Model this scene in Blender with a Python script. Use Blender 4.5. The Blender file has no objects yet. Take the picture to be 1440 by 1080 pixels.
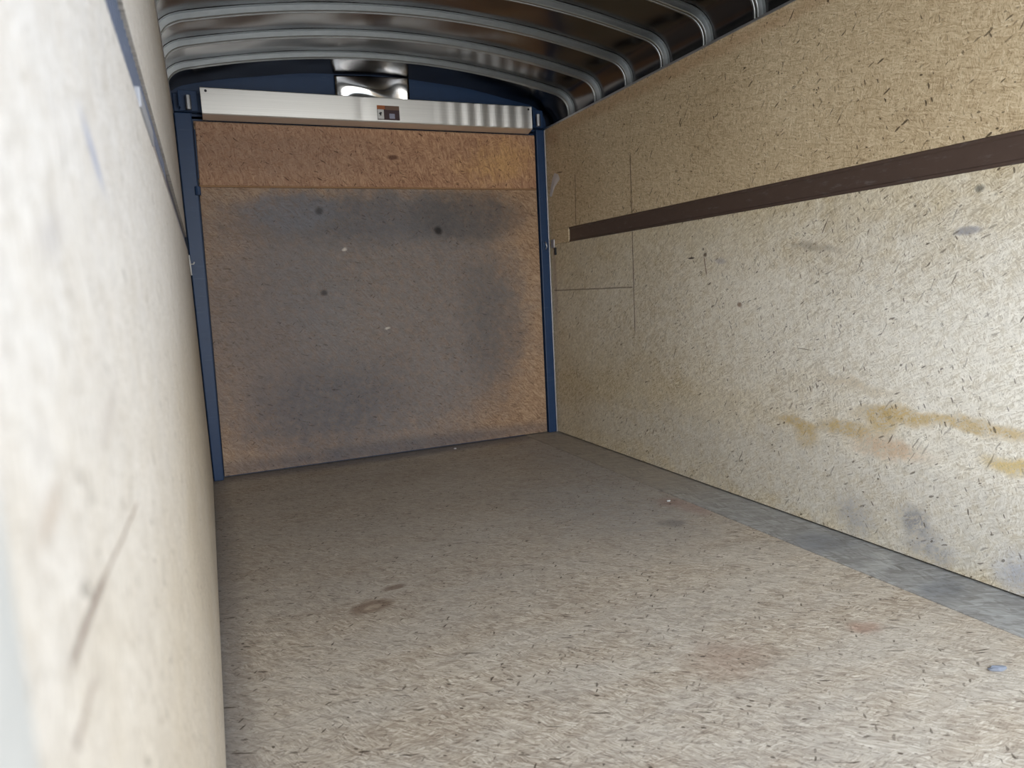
import bpy, bmesh, math, random
from mathutils import Vector, Matrix

random.seed(7)
scene = bpy.context.scene
COL = scene.collection

# ------------------------------------------------------------------ camera
W, DEPTH, HT = 2.05, 4.016, 1.874          # inner width, distance to the ramp door, height of side walls
OPEN_Y = 0.201                             # where the side walls begin (open end, daylight comes in here)
BAND0, BAND1 = 1.184, 1.270                # slot with the steel rub rail

cam_data = bpy.data.cameras.new('camera')
cam = bpy.data.objects.new('camera', cam_data)
COL.objects.link(cam)
scene.camera = cam
right = Vector((0.91634127, -0.39719982, -0.05050725))
up = Vector((0.09876636, 0.10198402, 0.98987093))
fwd = Vector((0.38802562, 0.91204801, -0.13268215))
cam.matrix_world = Matrix((
    (right.x, up.x, -fwd.x, 0.0524),
    (right.y, up.y, -fwd.y, 0.0),
    (right.z, up.z, -fwd.z, 0.9239),
    (0, 0, 0, 1)))
cam_data.sensor_width = 36.0
cam_data.lens = 990.6 / 1440.0 * 36.0
cam_data.clip_start = 0.01
cam_data.dof.use_dof = True
cam_data.dof.focus_distance = 2.6
cam_data.dof.aperture_fstop = 5.0

# ------------------------------------------------------------------ sky, daylight, exposure
vs = scene.view_settings
vs.view_transform = 'Standard'
vs.look = 'None'
vs.gamma = 1.0
vs.use_curve_mapping = False
vs.exposure = 0.0

world = bpy.data.worlds.new('daylight_sky')
scene.world = world
world.use_nodes = True
wn = world.node_tree
wn.nodes.clear()
w_out = wn.nodes.new('ShaderNodeOutputWorld')
w_bg = wn.nodes.new('ShaderNodeBackground')
w_geo = wn.nodes.new('ShaderNodeTexCoord')
w_sep = wn.nodes.new('ShaderNodeSeparateXYZ')
w_ramp = wn.nodes.new('ShaderNodeValToRGB')
w_ramp.color_ramp.elements[0].position = 0.0
w_ramp.color_ramp.elements[0].color = (1.0, 0.98, 0.94, 1)
w_ramp.color_ramp.elements[1].position = 0.7
w_ramp.color_ramp.elements[1].color = (0.63, 0.78, 1.0, 1)
wn.links.new(w_geo.outputs['Generated'], w_sep.inputs[0])
wn.links.new(w_sep.outputs['Z'], w_ramp.inputs[0])
wn.links.new(w_ramp.outputs[0], w_bg.inputs['Color'])
w_bg.inputs['Strength'].default_value = 5.6
wn.links.new(w_bg.outputs[0], w_out.inputs[0])

sun_data = bpy.data.lights.new('sun', 'SUN')
sun = bpy.data.objects.new('sun', sun_data)
COL.objects.link(sun)
sun_data.energy = 4.0
sun_data.color = (1.0, 0.95, 0.86)
sun_data.angle = 0.02
sun.rotation_euler = Vector((-0.15, -0.55, -0.8)).to_track_quat('-Z', 'Y').to_euler()

portal_data = bpy.data.lights.new('doorway_portal', 'AREA')
portal = bpy.data.objects.new('doorway_portal', portal_data)
COL.objects.link(portal)
portal_data.shape = 'RECTANGLE'
portal_data.size, portal_data.size_y = W + 0.02, 2.1
portal.location = (W / 2, 0.06, 1.05)
portal.rotation_euler = (math.radians(90), 0, 0)
portal_data.cycles.is_portal = True

scene.cycles.max_bounces = 8
scene.cycles.diffuse_bounces = 5
scene.cycles.glossy_bounces = 4
scene.cycles.sample_clamp_indirect = 6.0


# ------------------------------------------------------------------ node helpers
class N:
    """small helper around one material's node tree"""

    def __init__(self, name):
        self.m = bpy.data.materials.new(name)
        self.m.use_nodes = True
        self.t = self.m.node_tree
        self.t.nodes.clear()
        self.out = self.t.nodes.new('ShaderNodeOutputMaterial')
        self.p = self.t.nodes.new('ShaderNodeBsdfPrincipled')
        self.t.links.new(self.p.outputs[0], self.out.inputs[0])
        tc = self.t.nodes.new('ShaderNodeTexCoord')
        self.obj = tc.outputs['Object']

    def set(self, sock, v):
        if hasattr(v, 'is_output') or isinstance(v, bpy.types.NodeSocket):
            self.t.links.new(v, sock)
        elif isinstance(v, (tuple, list)) and len(v) == 3 and sock.type == 'RGBA':
            sock.default_value = (*v, 1)
        else:
            sock.default_value = v

    def math(self, op, a, b=0.0, c=None, clamp=False):
        n = self.t.nodes.new('ShaderNodeMath')
        n.operation = op
        n.use_clamp = clamp
        self.set(n.inputs[0], a)
        self.set(n.inputs[1], b)
        if c is not None:
            self.set(n.inputs[2], c)
        return n.outputs[0]

    def mix(self, f, a, b, mode='MIX'):
        n = self.t.nodes.new('ShaderNodeMix')
        n.data_type = 'RGBA'
        n.blend_type = mode
        self.set(n.inputs[0], f)
        self.set(n.inputs[6], a)
        self.set(n.inputs[7], b)
        return n.outputs[2]

    def mixf(self, f, a, b):
        n = self.t.nodes.new('ShaderNodeMix')
        n.data_type = 'FLOAT'
        self.set(n.inputs[0], f)
        self.set(n.inputs[2], a)
        self.set(n.inputs[3], b)
        return n.outputs[0]

    def noise(self, vec, scale, detail=3.0, rough=0.55, color=False):
        n = self.t.nodes.new('ShaderNodeTexNoise')
        self.set(n.inputs['Vector'], vec)
        n.inputs['Scale'].default_value = scale
        n.inputs['Detail'].default_value = detail
        n.inputs['Roughness'].default_value = rough
        return n.outputs['Color' if color else 'Fac']

    def voronoi(self, vec, scale=1.0):
        n = self.t.nodes.new('ShaderNodeTexVoronoi')
        n.voronoi_dimensions = '2D'
        self.set(n.inputs['Vector'], vec)
        n.inputs['Scale'].default_value = scale
        return n.outputs['Distance'], n.outputs['Color']

    def mapping(self, vec, rot=0.0, scale=(1, 1, 1), loc=(0, 0, 0)):
        # rotate first, then stretch, so the stretched cells keep the angle
        if rot:
            r = self.t.nodes.new('ShaderNodeMapping')
            self.set(r.inputs['Vector'], vec)
            r.inputs['Rotation'].default_value = (0, 0, rot)
            vec = r.outputs[0]
        n = self.t.nodes.new('ShaderNodeMapping')
        self.set(n.inputs['Vector'], vec)
        n.inputs['Scale'].default_value = scale
        n.inputs['Location'].default_value = loc
        return n.outputs[0]

    def sep(self, vec):
        n = self.t.nodes.new('ShaderNodeSeparateXYZ')
        self.set(n.inputs[0], vec)
        return n.outputs

    def comb(self, x, y, z=0.0):
        n = self.t.nodes.new('ShaderNodeCombineXYZ')
        self.set(n.inputs[0], x)
        self.set(n.inputs[1], y)
        self.set(n.inputs[2], z)
        return n.outputs[0]

    def step(self, v, lo, hi, a=0.0, b=1.0):
        n = self.t.nodes.new('ShaderNodeMapRange')
        n.interpolation_type = 'SMOOTHSTEP'
        n.clamp = True
        self.set(n.inputs[0], v)
        n.inputs[1].default_value = lo
        n.inputs[2].default_value = hi
        n.inputs[3].default_value = a
        n.inputs[4].default_value = b
        return n.outputs[0]

    def ramp(self, v, stops):
        n = self.t.nodes.new('ShaderNodeValToRGB')
        self.set(n.inputs[0], v)
        e = n.color_ramp.elements
        while len(e) < len(stops):
            e.new(0.5)
        for el, (p, c) in zip(e, stops):
            el.position = p
            el.color = (*c, 1)
        return n.outputs[0]

    def bump(self, h, strength, dist=0.002):
        n = self.t.nodes.new('ShaderNodeBump')
        self.set(n.inputs['Height'], h)
        n.inputs['Strength'].default_value = strength
        n.inputs['Distance'].default_value = dist
        self.t.links.new(n.outputs[0], self.p.inputs['Normal'])

    def done(self, color=None, rough=0.6, metal=0.0, spec=0.5):
        if color is not None:
            self.set(self.p.inputs['Base Color'], color)
        self.set(self.p.inputs['Roughness'], rough)
        self.set(self.p.inputs['Metallic'], metal)
        self.set(self.p.inputs['Specular IOR Level'], spec)
        return self.m


def srgb(r, g, b):
    f = lambda c: (c / 255 / 12.92) if c / 255 <= 0.04045 else ((c / 255 + 0.055) / 1.055) ** 2.4
    return (f(r), f(g), f(b))


def osb(name, plane, stops, angles, size=(0.075, 0.010), speck=0.5, speck_col=srgb(70, 55, 40),
        marks=(), lines=(), seed=0.0, wear=None, wear_amt=0.0, rough=0.72, spec=0.3, scratch=0.0):
    """oriented strand board: overlapping randomly toned wood strands, dark slivers, wear and stains.
    plane picks which two world axes span the board; marks are stains and toned patches with a place and a size of their own"""
    n = N(name)
    x, y, z = n.sep(n.obj)[0:3]
    u, v = {'yz': (y, z), 'xy': (x, y), 'xz': (x, z)}[plane]
    uv = n.comb(n.math('ADD', u, seed), n.math('ADD', v, seed * 0.37))
    wob = n.noise(uv, 14.0, 2.0, color=True)
    warp = n.t.nodes.new('ShaderNodeVectorMath')
    warp.operation = 'MULTIPLY_ADD'
    n.set(warp.inputs[0], wob)
    warp.inputs[1].default_value = (0.022, 0.022, 0)
    n.set(warp.inputs[2], uv)
    wuv = warp.outputs[0]
    val = None
    for k, a in enumerate(angles):
        mv = n.mapping(wuv, math.radians(a), (1 / size[0] * (1 + 0.25 * k), 1 / size[1] * (1 + 0.2 * k), 1), (3.1 * k, 1.7 * k, 0))
        d, c = n.voronoi(mv)
        r, g, b = n.sep(c)[0:3]
        if val is None:
            val = r
        else:
            val = n.mixf(n.step(g, 0.42, 0.62), val, r)
    # fine fibres; each small neighbourhood follows the run of its own strand
    d, c = n.voronoi(n.mapping(wuv, math.radians(angles[0]), (1 / (size[0] * 0.9), 1 / (size[1] * 3.0), 1)))
    pick = n.sep(c)[0:3]
    fib = None
    for k, a in enumerate(angles[:4]):
        f = n.noise(n.mapping(wuv, math.radians(a + 7 * k), (1.6 / size[0], 2.1 / size[1], 1), (k * 2.7, 0, 0)), 1.0, 3.0, 0.62)
        fib = f if fib is None else n.mixf(n.step(pick[k - 1], 0.50, 0.62), fib, f)
    val = n.math('ADD', n.math('MULTIPLY', val, 0.42), n.math('MULTIPLY', n.math('SUBTRACT', fib, 0.30), 1.25), clamp=True)
    big = n.noise(uv, 1.6, 4.0, 0.6)
    val = n.math('ADD', val, n.math('MULTIPLY', n.math('SUBTRACT', big, 0.5), 0.45), clamp=True)
    col = n.ramp(val, stops)
    # wear: rubbed greyer / paler areas
    if wear is not None:
        wm = n.math('MULTIPLY', n.step(n.noise(n.mapping(uv, 0, (1.0, 2.2, 1)), 2.1, 5.0, 0.65), 0.34, 0.66), wear_amt)
        col = n.mix(wm, col, n.mix(1.0, wear, n.ramp(val, [(0.0, (0.72, 0.72, 0.72)), (1.0, (1.15, 1.15, 1.15))]), 'MULTIPLY'))
    warp_u = n.math('SUBTRACT', n.noise(uv, 9.0, 4.0, 0.65), 0.5)
    warp_v = n.math('SUBTRACT', n.noise(n.mapping(uv, 0, (1, 1, 1), (7.7, 3.3, 0)), 9.0, 4.0, 0.65), 0.5)
    patch = n.math('ADD', n.math('MULTIPLY', n.noise(n.mapping(uv, 0.4, (1, 1, 1), (2.2, 9.1, 0)), 24.0, 5.0, 0.72), 0.62), n.math('MULTIPLY', val, 0.36))
    for (cu, cv, su, sv, rot, soft, jag, color, amt, mott) in marks:
        du = n.math('ADD', n.math('SUBTRACT', u, cu), n.math('MULTIPLY', warp_u, jag))
        dv = n.math('ADD', n.math('SUBTRACT', v, cv), n.math('MULTIPLY', warp_v, jag))
        c, s = math.cos(rot), math.sin(rot)
        ru = n.math('DIVIDE', n.math('ADD', n.math('MULTIPLY', du, c), n.math('MULTIPLY', dv, s)), su)
        rv = n.math('DIVIDE', n.math('ADD', n.math('MULTIPLY', du, -s), n.math('MULTIPLY', dv, c)), sv)
        r = n.math('SQRT', n.math('ADD', n.math('MULTIPLY', ru, ru), n.math('MULTIPLY', rv, rv)))
        m = n.step(r, 1 + soft, max(0.0, 1 - soft))
        if mott:
            m = n.math('MULTIPLY', m, n.step(patch, 0.37, 0.53, 1 - mott, 1.0))
        m = n.math('MULTIPLY', m, amt)
        col = n.mix(m, col, n.mix(0.5, color, n.mix(1.0, color, n.ramp(val, [(0, (0.5, 0.5, 0.5)), (1, (1.5, 1.5, 1.5))]), 'MULTIPLY')))
    for (u0, v0, u1, v1, wd, color, amt) in lines:       # scored lines: distance to a segment
        L = math.hypot(u1 - u0, v1 - v0)
        tx, ty = (u1 - u0) / L, (v1 - v0) / L
        au = n.math('SUBTRACT', u, (u0 + u1) / 2)
        av = n.math('SUBTRACT', v, (v0 + v1) / 2)
        along = n.math('ABSOLUTE', n.math('ADD', n.math('MULTIPLY', au, tx), n.math('MULTIPLY', av, ty)))
        perp = n.math('ABSOLUTE', n.math('ADD', n.math('ADD', n.math('MULTIPLY', au, -ty), n.math('MULTIPLY', av, tx)), n.math('MULTIPLY', warp_u, 0.006)))
        m = n.math('MULTIPLY', n.step(along, L / 2 + 0.01, L / 2 - 0.01), n.step(perp, wd, wd * 0.4))
        m = n.math('MULTIPLY', m, n.math('MULTIPLY', n.step(patch, 0.30, 0.46), amt))
        col = n.mix(m, col, color)
    # dark slivers and resin specks
    for k, (a, sx, sy, thr, lim) in enumerate(((angles[0] + 20, 0.030, 0.0075, 0.950, 0.40), (angles[1] - 30, 0.022, 0.006, 0.945, 0.42),
                                               (angles[-1], 0.013, 0.008, 0.945, 0.36), (angles[2], 0.050, 0.0055, 0.972, 0.45))):
        mv = n.mapping(wuv, math.radians(a), (1 / sx, 1 / sy, 1), (11.3 + k, 5.1 * k, 0))
        d, c = n.voronoi(mv)
        r, g, b = n.sep(c)[0:3]
        clus = n.step(n.noise(n.mapping(uv, 0, (1, 1, 1), (k * 3.3, 8.1, 0)), 6.0, 3.0, 0.6), 0.36, 0.52)
        size_var = n.math('SUBTRACT', n.math('MULTIPLY', n.math('ADD', 0.35, g), lim), d)
        m = n.math('MULTIPLY', n.step(r, thr, thr + 0.01), n.step(size_var, 0.0, 0.10))
        m = n.math('MULTIPLY', m, n.math('MULTIPLY', n.math('MULTIPLY', n.math('ADD', 0.12, b), clus), speck), clamp=True)
        col = n.mix(m, col, n.mix(0.5, speck_col, n.mix(1.0, col, (0.35, 0.33, 0.31), 'MULTIPLY')))
    # tiny dark pores and pale splinters everywhere
    pore = n.noise(n.mapping(wuv, math.radians(angles[1]), (110, 190, 1)), 1.0, 2.0, 0.5)
    col = n.mix(n.math('MULTIPLY', n.step(pore, 0.60, 0.69), 0.65 * min(1.0, speck)), col, n.mix(1.0, col, (0.46, 0.42, 0.36), 'MULTIPLY'))
    pale = n.noise(n.mapping(wuv, math.radians(angles[2]), (45, 240, 1), (4, 4, 0)), 1.0, 2.0, 0.5)
    col = n.mix(n.math('MULTIPLY', n.step(pale, 0.60, 0.72), 0.45 * min(1.0, speck)), col, n.mix(1.0, col, (1.30, 1.30, 1.32), 'MULTIPLY'))
    n.bump(val, 0.35, 0.0015)
    return n.done(col, rough, 0.0, spec)


def metal(name, color, rough, bumps=0.0, bscale=8.0, stretch=(1, 1, 1), metallic=1.0, dirt=None, dirt_amt=0.0):
    n = N(name)
    v = n.mapping(n.obj, 0, stretch)
    f = n.noise(v, bscale, 4.0, 0.6)
    g = n.noise(n.obj, 6.0, 5.0, 0.65)
    col = n.mix(f, tuple(c * 0.82 for c in color), tuple(min(1, c * 1.12) for c in color))
    if dirt is not None:
        col = n.mix(n.math('MULTIPLY', n.step(g, 0.42, 0.7), dirt_amt), col, dirt)
    if bumps:
        n.bump(f, bumps, 0.004)
    return n.done(col, n.math('ADD', rough - 0.06, n.math('MULTIPLY', f, 0.14)), metallic, 0.5)


def paint(name, color, rough=0.45, scuff=None, amt=0.4):
    n = N(name)
    f = n.noise(n.obj, 22.0, 6.0, 0.7)
    col = n.mix(f, tuple(c * 0.8 for c in color), tuple(c * 1.2 for c in color))
    if scuff is not None:
        s = n.step(n.noise(n.mapping(n.obj, 0.3, (3, 8, 30)), 2.0, 5.0, 0.7), 0.55, 0.75)
        col = n.mix(n.math('MULTIPLY', s, amt), col, scuff)
    return n.done(col, rough)


# ------------------------------------------------------------------ mesh helpers
def box(bm, x0, x1, y0, y1, z0, z1):
    r = bmesh.ops.create_cube(bm, size=1.0)
    for v in r['verts']:
        v.co = Vector(((x0 + x1) / 2 + v.co.x * (x1 - x0), (y0 + y1) / 2 + v.co.y * (y1 - y0), (z0 + z1) / 2 + v.co.z * (z1 - z0)))
    return r['verts']


def prism(bm, pts, axis, a, b):
    """extrude a closed 2-D outline along an axis; pts are the two other coordinates in xyz order"""
    def co(p, t):
        return {'x': (t, p[0], p[1]), 'y': (p[0], t, p[1]), 'z': (p[0], p[1], t)}[axis]
    A = [bm.verts.new(co(p, a)) for p in pts]
    B = [bm.verts.new(co(p, b)) for p in pts]
    k = len(pts)
    for i in range(k):
        bm.faces.new((A[i], A[(i + 1) % k], B[(i + 1) % k], B[i]))
    bm.faces.new(A[::-1])
    bm.faces.new(B)


def tube(bm, pts, r, seg=10):
    rings = []
    for i, p in enumerate(pts):
        p = Vector(p)
        a = Vector(pts[max(0, i - 1)])
        b = Vector(pts[min(len(pts) - 1, i + 1)])
        t = (b - a).normalized()
        s = t.cross(Vector((0.31, 0.2, 0.93)))
        if s.length < 0.1:
            s = t.cross(Vector((1, 0, 0)))
        s.normalize()
        q = t.cross(s)
        rr = r[i] if isinstance(r, (list, tuple)) else r
        rings.append([bm.verts.new(p + (s * math.cos(2 * math.pi * j / seg) + q * math.sin(2 * math.pi * j / seg)) * rr) for j in range(seg)])
    for A, B in zip(rings, rings[1:]):
        for j in range(seg):
            bm.faces.new((A[j], A[(j + 1) % seg], B[(j + 1) % seg], B[j]))
    bm.faces.new(rings[0][::-1])
    bm.faces.new(rings[-1])


def obj(name, bm, mat, parent=None, bevel=0.0, smooth=False):
    bmesh.ops.recalc_face_normals(bm, faces=bm.faces[:])
    me = bpy.data.meshes.new(name)
    bm.to_mesh(me)
    bm.free()
    o = bpy.data.objects.new(name, me)
    COL.objects.link(o)
    me.materials.append(mat)
    if smooth:
        for p in me.polygons:
            p.use_smooth = True
    if bevel:
        b = o.modifiers.new('bevel', 'BEVEL')
        b.width = bevel
        b.segments = 2
        b.limit_method = 'ANGLE'
    if parent:
        o.parent = parent
    return o


def tag(o, label, cat, group=None, kind=None):
    o['label'] = label
    o['category'] = cat
    if group:
        o['group'] = group
    if kind:
        o['kind'] = kind
    return o


def struct(name, bm, mat, bevel=0.0, smooth=False):
    o = obj(name, bm, mat, None, bevel, smooth)
    o['kind'] = 'structure'
    return o


def thing(name, label, cat, group=None):
    o = bpy.data.objects.new(name, None)
    COL.objects.link(o)
    return tag(o, label, cat, group)


# ------------------------------------------------------------------ materials
GREY_SCORE = srgb(88, 72, 58)
right_stops = [(0.0, srgb(130, 110, 82)), (0.28, srgb(186, 168, 134)), (0.60, srgb(216, 202, 172)), (1.0, srgb(250, 244, 226))]
YEL = srgb(192, 166, 112)
GRY = srgb(150, 150, 154)
right_marks_low = [
    # u(y), v(z), size u, size v, rot, soft, jag, colour, amount, mottle
    (2.3, 0.78, 1.5, 0.30, 0.0, 0.6, 0.5, srgb(226, 222, 212), 0.55, 0.6),
    (1.2, 0.62, 1.0, 0.45, 0.0, 0.7, 0.5, srgb(240, 236, 226), 0.75, 0.4),  # pale wear, with the brighter daylight near the open end painted in too
    (1.9, 0.18, 1.5, 0.16, 0.0, 0.6, 0.4, srgb(206, 203, 196), 0.6, 0.5),
    (1.98, 0.377, 0.10, 0.020, 0.0, 0.5, 0.08, YEL, 0.85, 0.9),
    (1.935, 0.335, 0.05, 0.045, 0.0, 0.5, 0.08, YEL, 0.8, 0.9),
    (1.76, 0.385, 0.11, 0.026, 0.0, 0.5, 0.09, YEL, 0.85, 0.9),
    (1.56, 0.462, 0.15, 0.030, -0.06, 0.5, 0.09, YEL, 0.9, 0.9),
    (1.62, 0.425, 0.05, 0.035, 0.2, 0.5, 0.09, YEL, 0.85, 0.9),
    (1.30, 0.466, 0.16, 0.020, 0.05, 0.5, 0.07, YEL, 0.8, 0.9),
    (1.59, 0.350, 0.12, 0.030, 0.0, 0.6, 0.10, srgb(196, 160, 120), 0.65, 0.9),
    (1.20, 0.372, 0.08, 0.024, 0.0, 0.5, 0.07, srgb(204, 178, 112), 0.8, 0.9),
    (1.72, 0.545, 0.16, 0.020, 0.1, 0.7, 0.10, srgb(196, 176, 142), 0.5, 0.8),
    (1.49, 0.132, 0.05, 0.040, 0.3, 0.7, 0.10, srgb(112, 114, 124), 0.75, 0.85),
    (1.44, 0.060, 0.08, 0.05, 0.0, 0.7, 0.12, GRY, 0.7, 0.85),
    (1.72, 0.090, 0.07, 0.06, 0.0, 0.7, 0.12, GRY, 0.6, 0.85),
    (1.15, 0.07, 0.08, 0.06, 0.0, 0.7, 0.12, srgb(160, 164, 176), 0.7, 0.5),
    (1.35, 1.022, 0.035, 0.012, 0.0, 0.5, 0.03, srgb(140, 140, 150), 0.8, 0.3),
    (1.32, 1.135, 0.012, 0.010, 0.0, 0.6, 0.02, srgb(110, 108, 100), 0.8, 0.0),
    (1.90, 1.02, 0.10, 0.012, 0.15, 0.7, 0.05, srgb(128, 116, 100), 0.5, 0.7),
    (2.40, 1.00, 0.035, 0.012, 0.1, 0.6, 0.03, srgb(170, 165, 168), 0.6, 0.3),
    (2.593, 1.022, 0.022, 0.0035, 0.0, 0.4, 0.004, srgb(24, 18, 14), 0.95, 0.0),
    (2.497, 1.030, 0.011, 0.009, 0.0, 0.5, 0.008, srgb(70, 50, 36), 0.85, 0.0),
    (2.51, 1.055, 0.006, 0.006, 0.0, 0.5, 0.004, srgb(90, 76, 62), 0.8, 0.0),
    (2.285, 0.815, 0.014, 0.010, 0.2, 0.5, 0.012, srgb(120, 86, 62), 0.75, 0.0),
    (3.93, 0.95, 0.02, 0.25, 0.0, 0.6, 0.02, srgb(176, 158, 146), 0.6, 0.3),
]
right_lines_low = [
    (3.059, 1.18, 3.059, 0.666, 0.0048, GREY_SCORE, 0.9),
    (3.95, 0.905, 3.07, 0.905, 0.0050, GREY_SCORE, 0.7),
    (2.505, 1.02, 2.490, 0.945, 0.0040, srgb(104, 72, 50), 0.9),
    (1.915, 0.652, 1.975, 0.655, 0.0022, srgb(120, 106, 84), 0.8),
]
M_right_low = osb('osb_right_lower', 'yz', right_stops, (8, -38, 62, 95, 30), (0.045, 0.0065), 0.85,
                  marks=right_marks_low, lines=right_lines_low, seed=3.0, wear=srgb(222, 212, 190), wear_amt=0.45, rough=0.66)
right_up_stops = [(0.0, srgb(138, 116, 88)), (0.28, srgb(190, 168, 134)), (0.62, srgb(216, 197, 164)), (1.0, srgb(244, 232, 206))]
M_right_up = osb('osb_right_upper', 'yz', right_up_stops, (10, -42, 55, 85, -15), (0.045, 0.0065), 1.0, seed=9.0,
                 marks=[(3.91, 1.80, 0.10, 0.03, 0, .6, .05, srgb(176, 140, 112), .5, .4),
                        (2.9, 1.84, 1.2, 0.03, 0, .7, .06, srgb(186, 146, 110), .5, .5)],
                 lines=[(3.628, 1.554, 3.640, 1.272, 0.0048, GREY_SCORE, 0.9), (3.059, 1.563, 3.059, 1.272, 0.0048, GREY_SCORE, 0.9),
                        (3.84, 1.60, 3.78, 1.592, 0.004, GREY_SCORE, 0.9)], rough=0.68)
left_stops = [(0.0, srgb(142, 127, 108)), (0.28, srgb(176, 163, 144)), (0.62, srgb(194, 182, 163)), (1.0, srgb(216, 206, 190))]
M_left = osb('osb_left', 'yz', left_stops, (6, -30, 48, 88), (0.030, 0.0045), 0.5, seed=17.0,
             marks=[(1.0, 1.35, 4.0, 0.50, 0.0, 0.5, 0.2, srgb(208, 205, 202), 0.8, 0.3),
                    (0.498, 1.017, 0.036, 0.007, -0.40, 0.7, 0.01, srgb(140, 148, 172), 0.75, 0.2),
                    (0.33, 0.955, 0.03, 0.008, 0.2, 0.8, 0.03, srgb(170, 164, 160), 0.6, 0.3),
                    (0.42, 0.868, 0.04, 0.008, 0.2, 0.8, 0.03, srgb(168, 158, 148), 0.5, 0.3),
                    (0.26, 0.862, 0.02, 0.007, 0.2, 0.8, 0.03, srgb(160, 140, 120), 0.5, 0.3)],
             lines=[(0.50, 0.800, 0.34, 0.808, 0.0016, srgb(120, 100, 86), 0.8), (0.345, 0.808, 0.262, 0.808, 0.0036, srgb(104, 84, 72), 0.85),
                    (0.295, 0.785, 0.250, 0.784, 0.0036, srgb(124, 104, 92), 0.7)],
             wear=srgb(200, 191, 179), wear_amt=0.35, rough=0.66)
floor_stops = [(0.0, srgb(98, 81, 66)), (0.28, srgb(156, 138, 118)), (0.60, srgb(192, 176, 154)), (1.0, srgb(240, 229, 208))]
floor_marks = [
    (0.9, 3.0, 1.3, 1.0, 0, 0.6, 0.5, srgb(150, 141, 131), 0.55, 0.4),  # greyer, darker tone over the far half of the floor
    (0.42, 2.035, 0.060, 0.040, 0.2, 0.35, 0.06, srgb(112, 86, 66), 0.75, 0.4),
    (0.52, 2.14, 0.035, 0.018, 0.2, 0.4, 0.04, srgb(104, 80, 64), 0.7, 0.2),
    (0.425, 2.028, 0.026, 0.015, 0.2, 0.4, 0.02, srgb(176, 158, 136), 0.8, 0.2),
    (1.77, 2.40, 0.06, 0.05, 0, 0.5, 0.08, srgb(150, 96, 74), 0.55, 0.3),
    (1.80, 2.28, 0.05, 0.10, 0, 0.5, 0.08, srgb(156, 104, 84), 0.45, 0.4),
    (1.62, 2.18, 0.05, 0.04, 0, 0.5, 0.06, srgb(96, 92, 86), 0.6, 0.3),
    (1.15, 1.30, 0.10, 0.08, 0, 0.6, 0.1, srgb(150, 118, 100), 0.4, 0.5),
    (1.55, 1.25, 0.04, 0.03, 0, 0.6, 0.05, srgb(158, 110, 86), 0.5, 0.3),
    (1.60, 2.55, 0.35, 0.45, 0, 0.7, 0.3, srgb(150, 148, 146), 0.5, 0.5),
    (1.86, 3.4, 0.25, 0.5, 0, 0.7, 0.3, srgb(146, 144, 144), 0.45, 0.4),
    (1.0, 3.98, 1.2, 0.09, 0, 0.7, 0.1, srgb(104, 104, 110), 0.7, 0.3),  # darker band along the foot of the ramp door
    (0.0, 2.4, 0.06, 2.2, 0, 0.8, 0.06, srgb(120, 112, 106), 0.7, 0.2),  # darker band along the foot of the left wall
]
M_floor = osb('osb_floor', 'xy', floor_stops, (4, -16, 24, 50), (0.055, 0.0075), 0.95, srgb(72, 56, 44), marks=floor_marks,
              seed=23.0, wear=srgb(196, 186, 171), wear_amt=0.45, rough=0.62)
board_stops = [(0.0, srgb(118, 113, 105)), (0.4, srgb(150, 146, 139)), (0.75, srgb(172, 169, 162)), (1.0, srgb(202, 198, 188))]
M_board = osb('grey_edge_board', 'xy', board_stops, (70, 95, 20), (0.10, 0.016), 0.25, seed=31.0,
              marks=[(1.94, 3.3, 0.3, 0.85, 0, 0.35, 0.2, srgb(160, 146, 128), 0.75, 0.4),
                     (1.93, 1.30, 0.09, 0.05, 0.3, 0.7, 0.1, srgb(110, 112, 116), 0.6, 0.4),
                     (1.92, 1.75, 0.10, 0.09, 0.3, 0.7, 0.1, srgb(116, 118, 122), 0.6, 0.4),
                     (1.90, 1.50, 0.16, 0.03, 0.5, 0.6, 0.1, srgb(190, 186, 176), 0.6, 0.4)], rough=0.6)
back_stops = [(0.0, srgb(104, 80, 62)), (0.30, srgb(152, 122, 96)), (0.62, srgb(182, 152, 122)), (1.0, srgb(216, 192, 162))]
DIRT = srgb(104, 102, 106)
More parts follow.
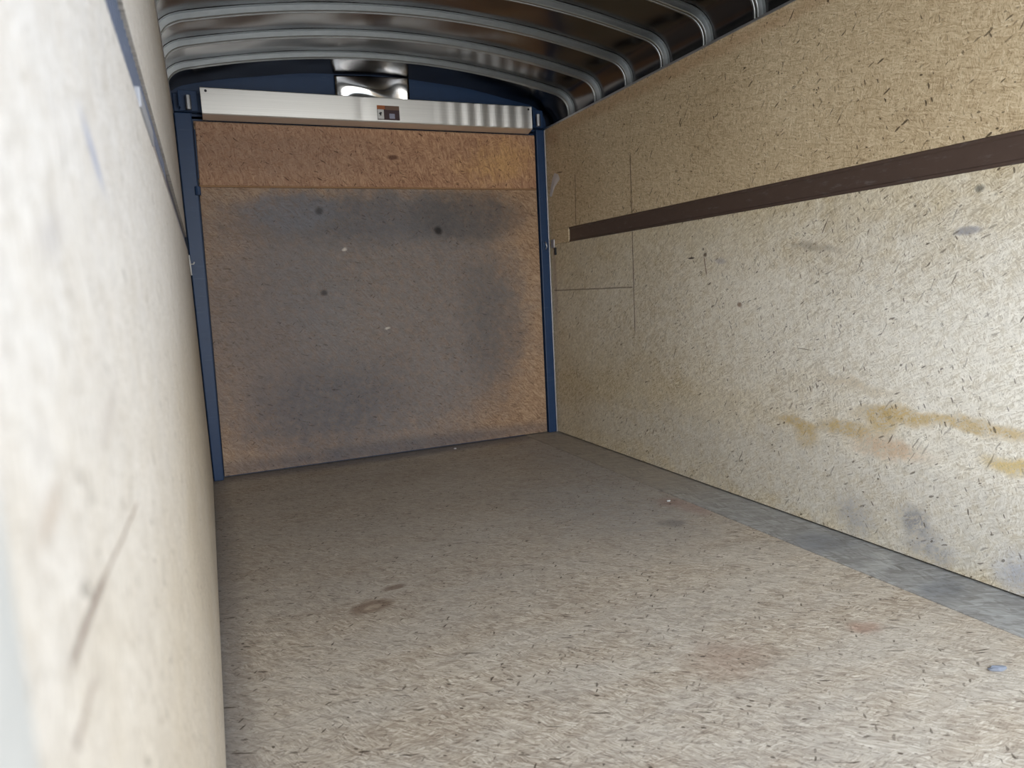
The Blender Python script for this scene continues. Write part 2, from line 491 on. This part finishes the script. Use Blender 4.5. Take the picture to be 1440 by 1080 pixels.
back_marks = [
    (0.94, 0.78, 0.90, 0.78, 0.0, 0.28, 0.40, srgb(122, 119, 119), 0.88, 0.3),
    (0.25, 0.8, 0.30, 0.9, 0.0, 0.7, 0.40, srgb(130, 119, 115), 0.6, 0.5),
    (0.95, 1.36, 0.70, 0.14, 0.0, 0.5, 0.2, srgb(100, 99, 103), 0.75, 0.4),
    (1.55, 1.36, 0.34, 0.15, 0.0, 0.4, 0.16, srgb(92, 89, 89), 0.75, 0.4),
    (0.52, 1.40, 0.24, 0.10, 0.0, 0.4, 0.16, srgb(120, 122, 130), 0.6, 0.5),
    (1.66, 0.75, 0.18, 0.42, 0.0, 0.6, 0.25, srgb(94, 91, 91), 0.5, 0.6),
    (0.62, 0.32, 0.42, 0.24, 0.2, 0.6, 0.25, srgb(94, 93, 98), 0.65, 0.5),
    (0.58, 0.95, 0.20, 0.30, 0.2, 0.7, 0.25, srgb(120, 119, 122), 0.5, 0.6),
    (1.34, 1.285, 0.022, 0.022, 0.2, 0.6, 0.03, srgb(36, 34, 34), 0.9, 0.0),
    (0.67, 1.40, 0.02, 0.02, 0.2, 0.6, 0.03, srgb(50, 48, 48), 0.7, 0.0),
    (0.66, 0.96, 0.016, 0.016, 0.2, 0.6, 0.03, srgb(48, 46, 46), 0.7, 0.0),
    (0.79, 1.19, 0.014, 0.008, 0.2, 0.6, 0.03, srgb(208, 200, 190), 0.9, 0.0),
    (1.00, 0.74, 0.014, 0.006, 0.2, 0.6, 0.02, srgb(200, 192, 180), 0.9, 0.0),
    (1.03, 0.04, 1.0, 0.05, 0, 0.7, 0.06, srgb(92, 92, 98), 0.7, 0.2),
]
M_back = osb('osb_ramp', 'xz', back_stops, (3, -12, 14, 48), (0.055, 0.0075), 0.6, srgb(60, 48, 40), marks=back_marks, seed=41.0, rough=0.7)
flap_stops = [(0.0, srgb(112, 76, 58)), (0.28, srgb(158, 118, 92)), (0.62, srgb(186, 146, 114)), (1.0, srgb(220, 186, 148))]
M_flap = osb('osb_flap', 'xz', flap_stops, (5, -28, 40, 75), (0.075, 0.012), 1.0, srgb(70, 40, 26), seed=53.0,
             marks=[(0.40, 1.69, 0.6, 0.2, 0, 0.8, 0.3, srgb(150, 124, 108), 0.7, 0.4), (1.74, 1.67, 0.22, 0.10, 0.2, 0.6, 0.3, srgb(206, 162, 104), 0.6, 0.6), (1.1, 1.69, 0.03, 0.012, 0, .5, .03, srgb(86, 54, 42), .8, 0)],
             rough=0.7)
M_edge = paint('raw_board_edge', srgb(150, 116, 84), 0.8)
M_galv = metal('galvanized_bow', (0.29, 0.305, 0.31), 0.38, 0.25, 30.0, (1, 3, 1))
M_roof = metal('bare_roof_sheet', (0.095, 0.092, 0.094), 0.20, 0.06, 2.5, (1, 1, 1), 1.0, (0.11, 0.085, 0.075), 0.5)
M_alu = metal('brushed_aluminium', (0.82, 0.81, 0.78), 0.42, 0.0, 4.0, (0.4, 20, 60), 0.85)
M_mirror = metal('polished_aluminium', (0.86, 0.86, 0.86), 0.14, 0.0, 3.0)
M_cap = metal('dull_aluminium', (0.66, 0.67, 0.70), 0.45, 0.1, 20.0)
M_navy = paint('navy_paint', (0.009, 0.037, 0.105), 0.45, (0.08, 0.13, 0.2), 0.25)
M_dark = paint('dark_steel', (0.03, 0.032, 0.036), 0.6)  # steel of dark colour for the floor frame and outer skins
M_strip = paint('brown_steel_strip', srgb(82, 67, 60), 0.34, srgb(130, 126, 126), 0.4)
M_stripL = paint('slate_steel_strip', srgb(78, 86, 104), 0.4, srgb(120, 128, 142), 0.5)
M_white = paint('white_plastic', srgb(214, 214, 212), 0.6)
M_plate = paint('worn_grey_paint', srgb(150, 152, 158), 0.5)
M_jamb = paint('white_jamb_paint', srgb(186, 184, 178), 0.35)
M_tape = paint('grey_tape', srgb(206, 202, 202), 0.5)
M_black = paint('black_print', (0.012, 0.012, 0.016), 0.5)
M_orange = paint('orange_print', srgb(168, 92, 40), 0.5)
M_maroon = paint('dark_print', srgb(58, 34, 40), 0.5)
M_pale = paint('pale_print', srgb(150, 152, 172), 0.5)
M_brown = paint('label_brown', srgb(112, 84, 66), 0.5)
M_stone = paint('grey_stone', srgb(120, 124, 132), 0.7)
M_ground = None
_g = N('pale_gravel')
_gc = _g.noise(_g.obj, 9.0, 6.0, 0.7)
M_ground = _g.done(_g.mix(_gc, srgb(150, 146, 138), srgb(196, 190, 180)), 0.9)

# ------------------------------------------------------------------ setting: floor, walls, roof, ground
bm = bmesh.new(); box(bm, -14, 16, -14, 18, -0.56, -0.50)
struct('ground', bm, M_ground)
BOARD_X = 1.838
bm = bmesh.new(); box(bm, -0.03, BOARD_X - 0.0015, 0.10, 4.05, -0.03, 0.0)
struct('floor', bm, M_floor)
bm = bmesh.new(); box(bm, -0.05, W + 0.05, 0.09, 4.30, -0.09, -0.0305)
struct('floor_frame', bm, M_dark)

bm = bmesh.new()
box(bm, -0.012, 0.0, OPEN_Y, 3.985, 0.010, BAND0)
lw = struct('wall_left', bm, M_left)
bm = bmesh.new(); box(bm, -0.012, 0.0, OPEN_Y, 3.985, BAND1, HT)
o = obj('wall_panel', bm, M_left, lw)
bm = bmesh.new()
box(bm, W, W + 0.012, OPEN_Y, 3.985, 0.010, BAND0)
rw = struct('wall_right', bm, M_right_low)
bm = bmesh.new(); box(bm, W, W + 0.012, OPEN_Y, 3.985, BAND1, HT)
o = obj('wall_panel', bm, M_right_up, rw)
o['label'] = 'upper tan board of the right wall'
bm = bmesh.new(); box(bm, W, W + 0.012, 3.735, 3.985, BAND0 + 0.002, BAND1 - 0.002)
obj('filler_block', bm, M_right_up, rw)
# outer skins behind the boards
bm = bmesh.new(); box(bm, -0.045, -0.036, 0.10, 4.3, -0.03, HT + 0.02)
struct('wall_left_skin', bm, M_dark)
bm = bmesh.new(); box(bm, W + 0.036, W + 0.045, 0.10, 4.3, -0.03, HT + 0.02)
struct('wall_right_skin', bm, M_dark)


def arch():
    """lower edge of a roof bow from left wall top to right wall top: list of (x, z)"""
    half = []
    p0, p1, p2 = (0.0, 1.905), (0.0, 1.982), (0.105, 1.999)
    half.append((0.0, HT - 0.012))
    for i in range(11):
        t = i / 10
        half.append(((1 - t) ** 2 * p0[0] + 2 * t * (1 - t) * p1[0] + t * t * p2[0], (1 - t) ** 2 * p0[1] + 2 * t * (1 - t) * p1[1] + t * t * p2[1]))
    for i in range(1, 15):
        x = 0.105 + (1.025 - 0.105) * i / 14
        half.append((x, 2.101 - 0.102 * ((x - 1.025) / 0.92) ** 2))
    return half + [(W - x, z) for x, z in half[-2::-1]]


ARCH = arch()


def offset_arch(d):
    out = []
    for i, p in enumerate(ARCH):
        a = Vector(ARCH[max(0, i - 1)]); b = Vector(ARCH[min(len(ARCH) - 1, i + 1)])
        t = (b - a).normalized()
        nrm = Vector((-t.y, t.x))                  # outward (up at the apex)
        out.append(Vector(p) + nrm * d)
    return out


# roof skin: one curved sheet with slight oil-canning between the bows
bm = bmesh.new()
NY = 120
inner, outer = offset_arch(0.034), offset_arch(0.044)
rows_i, rows_o = [], []
for j in range(NY + 1):
    y = 0.10 + (4.06 - 0.10) * j / NY
    ri, ro = [], []
    for i, (pi, po) in enumerate(zip(inner, outer)):
        sag = 0.0025 * math.sin((y - 3.69) / 0.2975 * 2 * math.pi + 0.6) * math.sin(i * 0.9 + y * 2.3) * (1 if 10 < i < len(inner) - 10 else 0.2)
        ri.append(bm.verts.new((pi.x, y, pi.y + sag)))
        ro.append(bm.verts.new((po.x, y, po.y)))
    rows_i.append(ri); rows_o.append(ro)
for j in range(NY):
    for i in range(len(inner) - 1):
        bm.faces.new((rows_i[j][i], rows_i[j][i + 1], rows_i[j + 1][i + 1], rows_i[j + 1][i]))
        bm.faces.new((rows_o[j][i], rows_o[j + 1][i], rows_o[j + 1][i + 1], rows_o[j][i + 1]))
for rows in ((rows_i[0], rows_o[0]), (rows_i[-1], rows_o[-1])):
    for i in range(len(inner) - 1):
        bm.faces.new((rows[0][i], rows[1][i], rows[1][i + 1], rows[0][i + 1]))
ceil = struct('ceiling', bm, M_roof, smooth=True)

# dark side rails the bows stand on, and the aluminium caps of the wall boards
for side, x0, x1 in (('left', -0.0355, -0.0125), ('right', W + 0.0125, W + 0.0355)):
    bm = bmesh.new(); box(bm, x0, x1, 0.11, 3.985, HT - 0.10, HT - 0.015)
    struct('trim_1' if side == 'left' else 'trim_2', bm, M_navy)
for k, (x0, x1) in enumerate(((-0.013, 0.003), (W - 0.003, W + 0.013))):
    bm = bmesh.new(); box(bm, x0, x1, OPEN_Y, 3.985, HT + 0.0005, HT + 0.010)
    struct('trim_%d' % (3 + k), bm, M_cap, 0.001)
# aluminium jambs at the open end
for k, (x0, x1) in enumerate(((-0.035, 0.004), (W - 0.004, W + 0.035))):
    bm = bmesh.new()
    box(bm, x0, x1, 0.150, OPEN_Y - 0.003, -0.02, 1.87)
    struct('trim_%d' % (5 + k), bm, M_jamb, 0.004)
# narrow pale trim where the right wall meets the door post
bm = bmesh.new(); box(bm, W - 0.004, W + 0.014, 3.987, 4.020, 0.005, HT)
struct('trim_7', bm, M_cap, 0.001)

# back wall above the ramp door: painted steel header closing the arch
bm = bmesh.new()
pts = [(p.x, p.y) for p in offset_arch(0.038)]
prism(bm, pts[::-1], 'y', 4.0355, 4.055)
box(bm, -0.05, W + 0.05, 4.0355, 4.055, -0.09, HT - 0.0005)  # backing behind the ramp door, added to stop daylight leaking through its gaps
struct('wall_back', bm, M_navy)

# ------------------------------------------------------------------ floor edge board
bm = bmesh.new(); box(bm, BOARD_X, W + 0.012, 0.10, 4.05, -0.03, 0.0035)
bo = obj('floor_board', bm, M_board, None, 0.002)
tag(bo, 'long worn grey board laid in the floor along the foot of the right wall', 'board')


# ------------------------------------------------------------------ rub strips in the wall slots
bm = bmesh.new()
prism(bm, [(W + 0.003, BAND0 + 0.001), (W + 0.016, BAND0 + 0.001), (W + 0.016, BAND1 - 0.001), (W + 0.003, BAND1 - 0.001),
           (W + 0.003, BAND1 - 0.010), (W + 0.007, BAND1 - 0.014), (W + 0.007, BAND0 + 0.014), (W + 0.003, BAND0 + 0.010)], 'y', OPEN_Y, 3.733)
s = obj('rub_rail', bm, M_strip)
tag(s, 'dark brown steel rub rail running along the right wall between its boards', 'rail')
t = thing('rub_rail', 'slate blue ribbed rub rail in the slot high along the left wall', 'rail')
bm = bmesh.new(); box(bm, -0.016, -0.008, OPEN_Y, 3.98, BAND0 + 0.001, BAND1 - 0.001)
k = 0
y = OPEN_Y + 0.02
while y < 1.9:
    box(bm, -0.0085, -0.003, y, y + 0.012, BAND0 + 0.012, BAND1 - 0.012)
    y += 0.030
obj('channel', bm, M_stripL, t)
bm = bmesh.new(); box(bm, -0.0065, 0.003, 1.05, 1.30, BAND0 - 0.004, BAND0 + 0.022)
obj('splice_plate', bm, M_plate, t, 0.002)
bm = bmesh.new(); box(bm, -0.0065, -0.001, 1.305, 3.95, BAND0 + 0.001, BAND0 + 0.02)
obj('lower_lip', bm, M_cap, t, 0.001)


# ------------------------------------------------------------------ roof bows
def bow_mesh(mname):
    bm = bmesh.new()
    # hat section across y, depth measured from the lower edge (0) to the roof sheet (0.032)
    prof = [(-0.030, 0.0325), (-0.030, 0.0305), (-0.0155, 0.0305), (-0.0145, 0.010), (-0.0115, 0.007), (-0.0045, 0.007),
            (-0.003, 0.0095), (0.003, 0.0095), (0.0045, 0.007), (0.0115, 0.007), (0.0145, 0.010), (0.0155, 0.0305), (0.030, 0.0305), (0.030, 0.0325)]
    offs = {d: offset_arch(d) for d in {p[1] for p in prof}}
    rings = []
    for i in range(len(ARCH)):
        rings.append([bm.verts.new((offs[d][i].x, yy, offs[d][i].y)) for yy, d in prof])
    for A, B in zip(rings, rings[1:]):
        for j in range(len(prof)):
            bm.faces.new((A[j], A[(j + 1) % len(prof)], B[(j + 1) % len(prof)], B[j]))
    bm.faces.new(rings[0]); bm.faces.new(rings[-1][::-1])
    bmesh.ops.recalc_face_normals(bm, faces=bm.faces[:])
    me = bpy.data.meshes.new(mname)
    bm.to_mesh(me); bm.free()
    me.materials.append(M_galv)
    for p in me.polygons:
        p.use_smooth = False
    return me


BOW_ME = bow_mesh('roof_bow')
NTH = ['first', 'second', 'third', 'fourth', 'fifth', 'sixth', 'seventh', 'eighth']
NOTE = ['first galvanized roof bow, arched just in front of the navy header of the ramp door',
        'second galvanized roof bow counted from the ramp door',
        'third galvanized roof bow counted from the ramp door',
        'fourth galvanized roof bow counted from the ramp door, crossing the top edge of the frame',
        'fifth galvanized roof bow counted from the ramp door, its right end in view',
        'sixth galvanized roof bow counted from the ramp door, nearest one still in view']
first = None
for i in range(6):
    o = bpy.data.objects.new('roof_bow', BOW_ME) if first is None else first.copy()
    if first is None:
        first = o
    COL.objects.link(o)
    o.location = (0, 3.688 - 0.2985 * i, 0)
    tag(o, NOTE[i], 'roof bow', 'galvanized roof bows under the sheet roof')

# ------------------------------------------------------------------ door frame
bm = bmesh.new()
prism(bm, [(0.0045, 0.0), (0.052, 0.0), (0.083, HT), (0.0045, HT)], 'y', 3.962, 4.006)
p = tag(obj('steel_upright', bm, M_navy, None, 0.004), 'navy steel upright between the left wall and the ramp door', 'post', 'navy uprights beside the ramp door')
bm = bmesh.new()
box(bm, 1.993, 2.0455, 3.990, 4.034, 0.0045, HT)
p2 = tag(obj('steel_upright', bm, M_navy, None, 0.004), 'navy steel upright between the right wall and the ramp door', 'post', 'navy uprights beside the ramp door')
for pp, xs in ((p, (0.060, 0.091)), (p2, (1.986, 2.001))):     # hinge knuckles on the inner edges
    bm = bmesh.new()
    hy = 3.958 if xs[0] < 1 else 3.984
    tube(bm, [(sum(xs) / 2, hy, 1.474), (sum(xs) / 2, hy, 1.516)], (xs[1] - xs[0]) / 2.2, 12)
    obj('hinge', bm, M_navy, pp, smooth=False)
bm = bmesh.new(); box(bm, 0.0045, W - 0.0045, 3.992, 4.034, HT + 0.011, HT + 0.10)
hb = obj('steel_lintel', bm, M_navy, None, 0.004)
tag(hb, 'navy steel beam across the frame head just under the curved roof', 'beam')

# ------------------------------------------------------------------ ramp door
rd = thing('ramp_door', 'closed ramp door of dirty grey strand board with a cleaner flap on top', 'ramp door')
bm = bmesh.new()
prism(bm, [(0.0575, 0.010), (1.986, 0.010), (1.986, 1.845), (0.0895, 1.845)], 'y', 4.008, 4.030)
obj('door_panel', bm, M_back, rd)
bm = bmesh.new()
prism(bm, [(0.0885, 1.528), (1.978, 1.528), (1.980, 1.838), (0.096, 1.838)], 'y', 3.990, 4.0075)
fl = obj('flap', bm, M_flap, rd, 0.0015)
fl['label'] = 'clean reddish board flap across the top of the door'
bm = bmesh.new(); box(bm, 0.0865, 1.979, 3.993, 4.0075, 1.520, 1.5275)
obj('flap_hinge', bm, M_edge, rd)
bm = bmesh.new()
for zz in (1.62, 1.69):
    pass
prism(bm, [(0.0840, 1.56), (0.0875, 1.56), (0.0930, 1.80), (0.0885, 1.80)], 'y', 3.986, 4.007)
obj('edge_strip', bm, M_navy, rd)

# ------------------------------------------------------------------ spring cover
sc = thing('spring_cover', 'long bright aluminium cover across the top of the ramp door', 'cover')
bm = bmesh.new()
X0, X1, NX = 0.133, 1.936, 160
prof = [(3.995, 1.990), (3.924, 1.990), (3.920, 1.986), (3.920, 1.866), (3.924, 1.861), (3.985, 1.846)]
rings = []
for i in range(NX + 1):
    x = X0 + (X1 - X0) * i / NX
    w = 0.0
    if x > 1.30:
        w = 0.0022 * math.sin((x - 1.30) * 2 * math.pi / 0.085) * min(1, (x - 1.30) / 0.25)
    w += 0.003 * math.exp(-((x - 0.93) / 0.03) ** 2)
    rings.append([bm.verts.new((x, yy + (w if 0 < j < 5 else 0), zz)) for j, (yy, zz) in enumerate(prof)])
for A, B in zip(rings, rings[1:]):
    for j in range(len(prof) - 1):
        bm.faces.new((A[j], B[j], B[j + 1], A[j + 1]))
bmesh.ops.recalc_face_normals(bm, faces=bm.faces[:])
cov = obj('cover_panel', bm, M_alu, sc, smooth=False)
so = cov.modifiers.new('solidify', 'SOLIDIFY'); so.thickness = 0.0015
bm = bmesh.new()
box(bm, X0 + 0.001, X0 + 0.003, 3.922, 3.99, 1.868, 1.988)
obj('end_cap', bm, M_alu, sc)
bm = bmesh.new()
box(bm, X1 - 0.003, X1 - 0.001, 3.922, 3.99, 1.868, 1.988)
obj('end_cap', bm, M_alu, sc)
for x in (0.158, 1.915):
    bm = bmesh.new()
    bmesh.ops.create_cone(bm, segments=14, radius1=0.0065, radius2=0.004, depth=0.005, cap_ends=True,
                          matrix=Matrix.Translation((x, 3.9165, 1.972)) @ Matrix.Rotation(math.radians(90), 4, 'X'))
    obj('screw', bm, M_black, sc)
# warning sticker near the middle: orange bar, pictogram box, dark text block
LX0, LX1, LZ0, LZ1, LY = 1.009, 1.132, 1.873, 1.948, 3.9185
bm = bmesh.new(); box(bm, LX0, LX1, LY - 0.0006, LY, LZ0, LZ1)
lab = obj('warning_label', bm, M_maroon, sc)
lab['label'] = 'small dark warning sticker with a white pictogram box'


def chip(name, x0, x1, z0, z1, mat, lift=0.0005):
    bm = bmesh.new(); box(bm, x0, x1, LY - 0.0006 - lift, LY - 0.0006, z0, z1)
    return obj(name, bm, mat, lab)


chip('heading_bar', LX0 + 0.046, LX1, LZ1 - 0.022, LZ1, M_brown)
chip('heading_bar', LX0, LX0 + 0.044, LZ1 - 0.020, LZ1, M_orange)
chip('pictogram_box', LX0 + 0.002, LX0 + 0.036, LZ0 + 0.004, LZ1 - 0.021, M_white)
chip('text_block', LX0 + 0.066, LX0 + 0.096, LZ0 + 0.008, LZ0 + 0.034, M_pale)
bm = bmesh.new()                               # falling figure in the pictogram box
px, pz = LX0 + 0.017, LZ0 + 0.028
prism(bm, [(px - 0.006, pz - 0.012), (px - 0.002, pz - 0.002), (px - 0.009, pz + 0.004), (px - 0.004, pz + 0.010), (px + 0.004, pz + 0.013),
           (px + 0.009, pz + 0.008), (px + 0.004, pz + 0.002), (px + 0.005, pz - 0.008), (px, pz - 0.005)], 'y', LY - 0.0018, LY - 0.0011)
obj('pictogram', bm, M_black, lab)

# ------------------------------------------------------------------ polished plate above the cover
bm = bmesh.new()
NXP, NZP = 28, 14
grid = []
for i in range(NXP + 1):
    col = []
    for j in range(NZP + 1):
        fx, fz = i / NXP, j / NZP
        x = 0.812 + 0.412 * fx
        z = 2.0 + (0.118 + 0.045 * fx * fx) * fz
        y = 4.018 - 0.016 * math.sin(math.pi * fx * 0.9 + 0.2) * math.sin(math.pi * fz) + 0.006 * math.sin(fx * 9 + fz * 3)
        col.append(bm.verts.new((x, min(y, 4.031), min(z, 2.128))))
    grid.append(col)
for i in range(NXP):
    for j in range(NZP):
        bm.faces.new((grid[i][j], grid[i + 1][j], grid[i + 1][j + 1], grid[i][j + 1]))
pl = obj('mirror_plate', bm, M_mirror, None, smooth=True)
so = pl.modifiers.new('solidify', 'SOLIDIFY'); so.thickness = 0.0012
tag(pl, 'shiny buckled metal plate standing on the navy header above the cover', 'plate')

# ------------------------------------------------------------------ spring shaft ends beside the cover
for nm, xa, xb, lb in (('spring_bracket', 0.030, 0.118, 'dark blue spring bracket at the left end of the aluminium cover'),
                       ('spring_bracket', 1.952, 2.035, 'dark blue spring bracket at the right end of the aluminium cover')):
    t = thing(nm, lb, 'bracket', 'spring brackets beside the aluminium cover')
    bm = bmesh.new()
    box(bm, xa, xb, 3.978, 3.990, 1.887, 1.985)
    box(bm, xa, xa + 0.008, 3.935, 3.9775, 1.895, 1.975)
    obj('bracket_plate', bm, M_navy, t, 0.002)
    bm = bmesh.new()
    tube(bm, [((xa + xb) / 2, 3.958, 1.888), ((xa + xb) / 2, 3.958, 1.955)], 0.014, 14)
    obj('cable_drum', bm, M_cap, t)

# ------------------------------------------------------------------ small fittings
t = thing('latch_hook', 'small grey steel latch on the right post at the end of the brown rail', 'latch')
bm = bmesh.new(); box(bm, 2.004, 2.030, 3.983, 3.9895, 1.150, 1.215)
obj('latch_plate', bm, M_navy, t, 0.002)
bm = bmesh.new()
tube(bm, [(2.016, 3.979, 1.205), (2.018, 3.968, 1.195), (2.020, 3.966, 1.175), (2.018, 3.974, 1.160)], 0.004, 8)
obj('hook', bm, M_cap, t, smooth=True)
t = thing('wall_bracket', 'dark steel clip screwed to the right wall beside the post', 'bracket')
bm = bmesh.new(); box(bm, W - 0.006, W - 0.0003, 3.915, 3.955, 1.165, 1.215)
obj('clip_plate', bm, M_cap, t, 0.001)
bm = bmesh.new(); box(bm, W - 0.009, W - 0.0003, 3.895, 3.912, 1.120, 1.165)
obj('clip_tongue', bm, M_black, t, 0.001)
t = thing('door_hook', 'little white hook on the left wall close to the navy post', 'hook')
bm = bmesh.new()
tube(bm, [(0.003, 3.90, 1.175), (0.004, 3.90, 1.13), (0.005, 3.90, 1.075)], 0.0035, 8)
obj('hook_stem', bm, M_white, t, smooth=True)
bm = bmesh.new()
tube(bm, [(0.003, 3.90, 1.130), (0.020, 3.895, 1.130), (0.024, 3.893, 1.140)], 0.003, 8)
obj('hook_tip', bm, M_white, t, smooth=True)

# scrap of tape on the right wall beside the post
bm = bmesh.new()
outl = [(3.955, 1.478), (3.930, 1.470), (3.880, 1.520), (3.815, 1.556), (3.830, 1.588), (3.878, 1.602), (3.905, 1.580), (3.930, 1.530)]
vs_ = [bm.verts.new((W - 0.0006 - 0.004 * random.random(), a, b)) for a, b in outl]
cv = bm.verts.new((W - 0.006, 3.890, 1.528))
for a, b in zip(vs_, vs_[1:] + vs_[:1]):
    bm.faces.new((a, b, cv))
tp = obj('tape_scrap', bm, M_tape)
so = tp.modifiers.new('solidify', 'SOLIDIFY'); so.thickness = 0.0006; so.offset = 0
tag(tp, 'torn scrap of pale tape stuck high on the right wall beside the post', 'tape')


def crumb(name, x, y, sx, sy, sz, rz, mat, label, cat, seed):
    rnd = random.Random(seed)
    bm = bmesh.new()
    bmesh.ops.create_icosphere(bm, subdivisions=2, radius=1.0)
    for v in bm.verts:
        k = 1 + rnd.uniform(-0.22, 0.22)
        v.co = Vector((v.co.x * sx * k, v.co.y * sy * k, max(-0.55, v.co.z * k) * sz))
    zmin = min(v.co.z for v in bm.verts)
    for v in bm.verts:
        v.co.z -= zmin
    o = obj(name, bm, mat)
    o.location = (x, y, 0.0003)
    o.rotation_euler = (0, 0, rz)
    return tag(o, label, cat)


crumb('stone', 1.640, 0.968, 0.020, 0.008, 0.007, -0.35, M_stone, 'small grey stone chip lying on the floor near the grey edge board', 'stone', 3)
crumb('paint_flake', 1.775, 2.415, 0.010, 0.007, 0.003, 0.4, M_white, 'tiny white flake on the reddish stain by the edge board', 'flake', 5)
crumb('paint_flake', 1.335, 3.93, 0.010, 0.006, 0.004, 0.1, M_tape, 'tiny white flake at the foot of the ramp door', 'flake', 9)
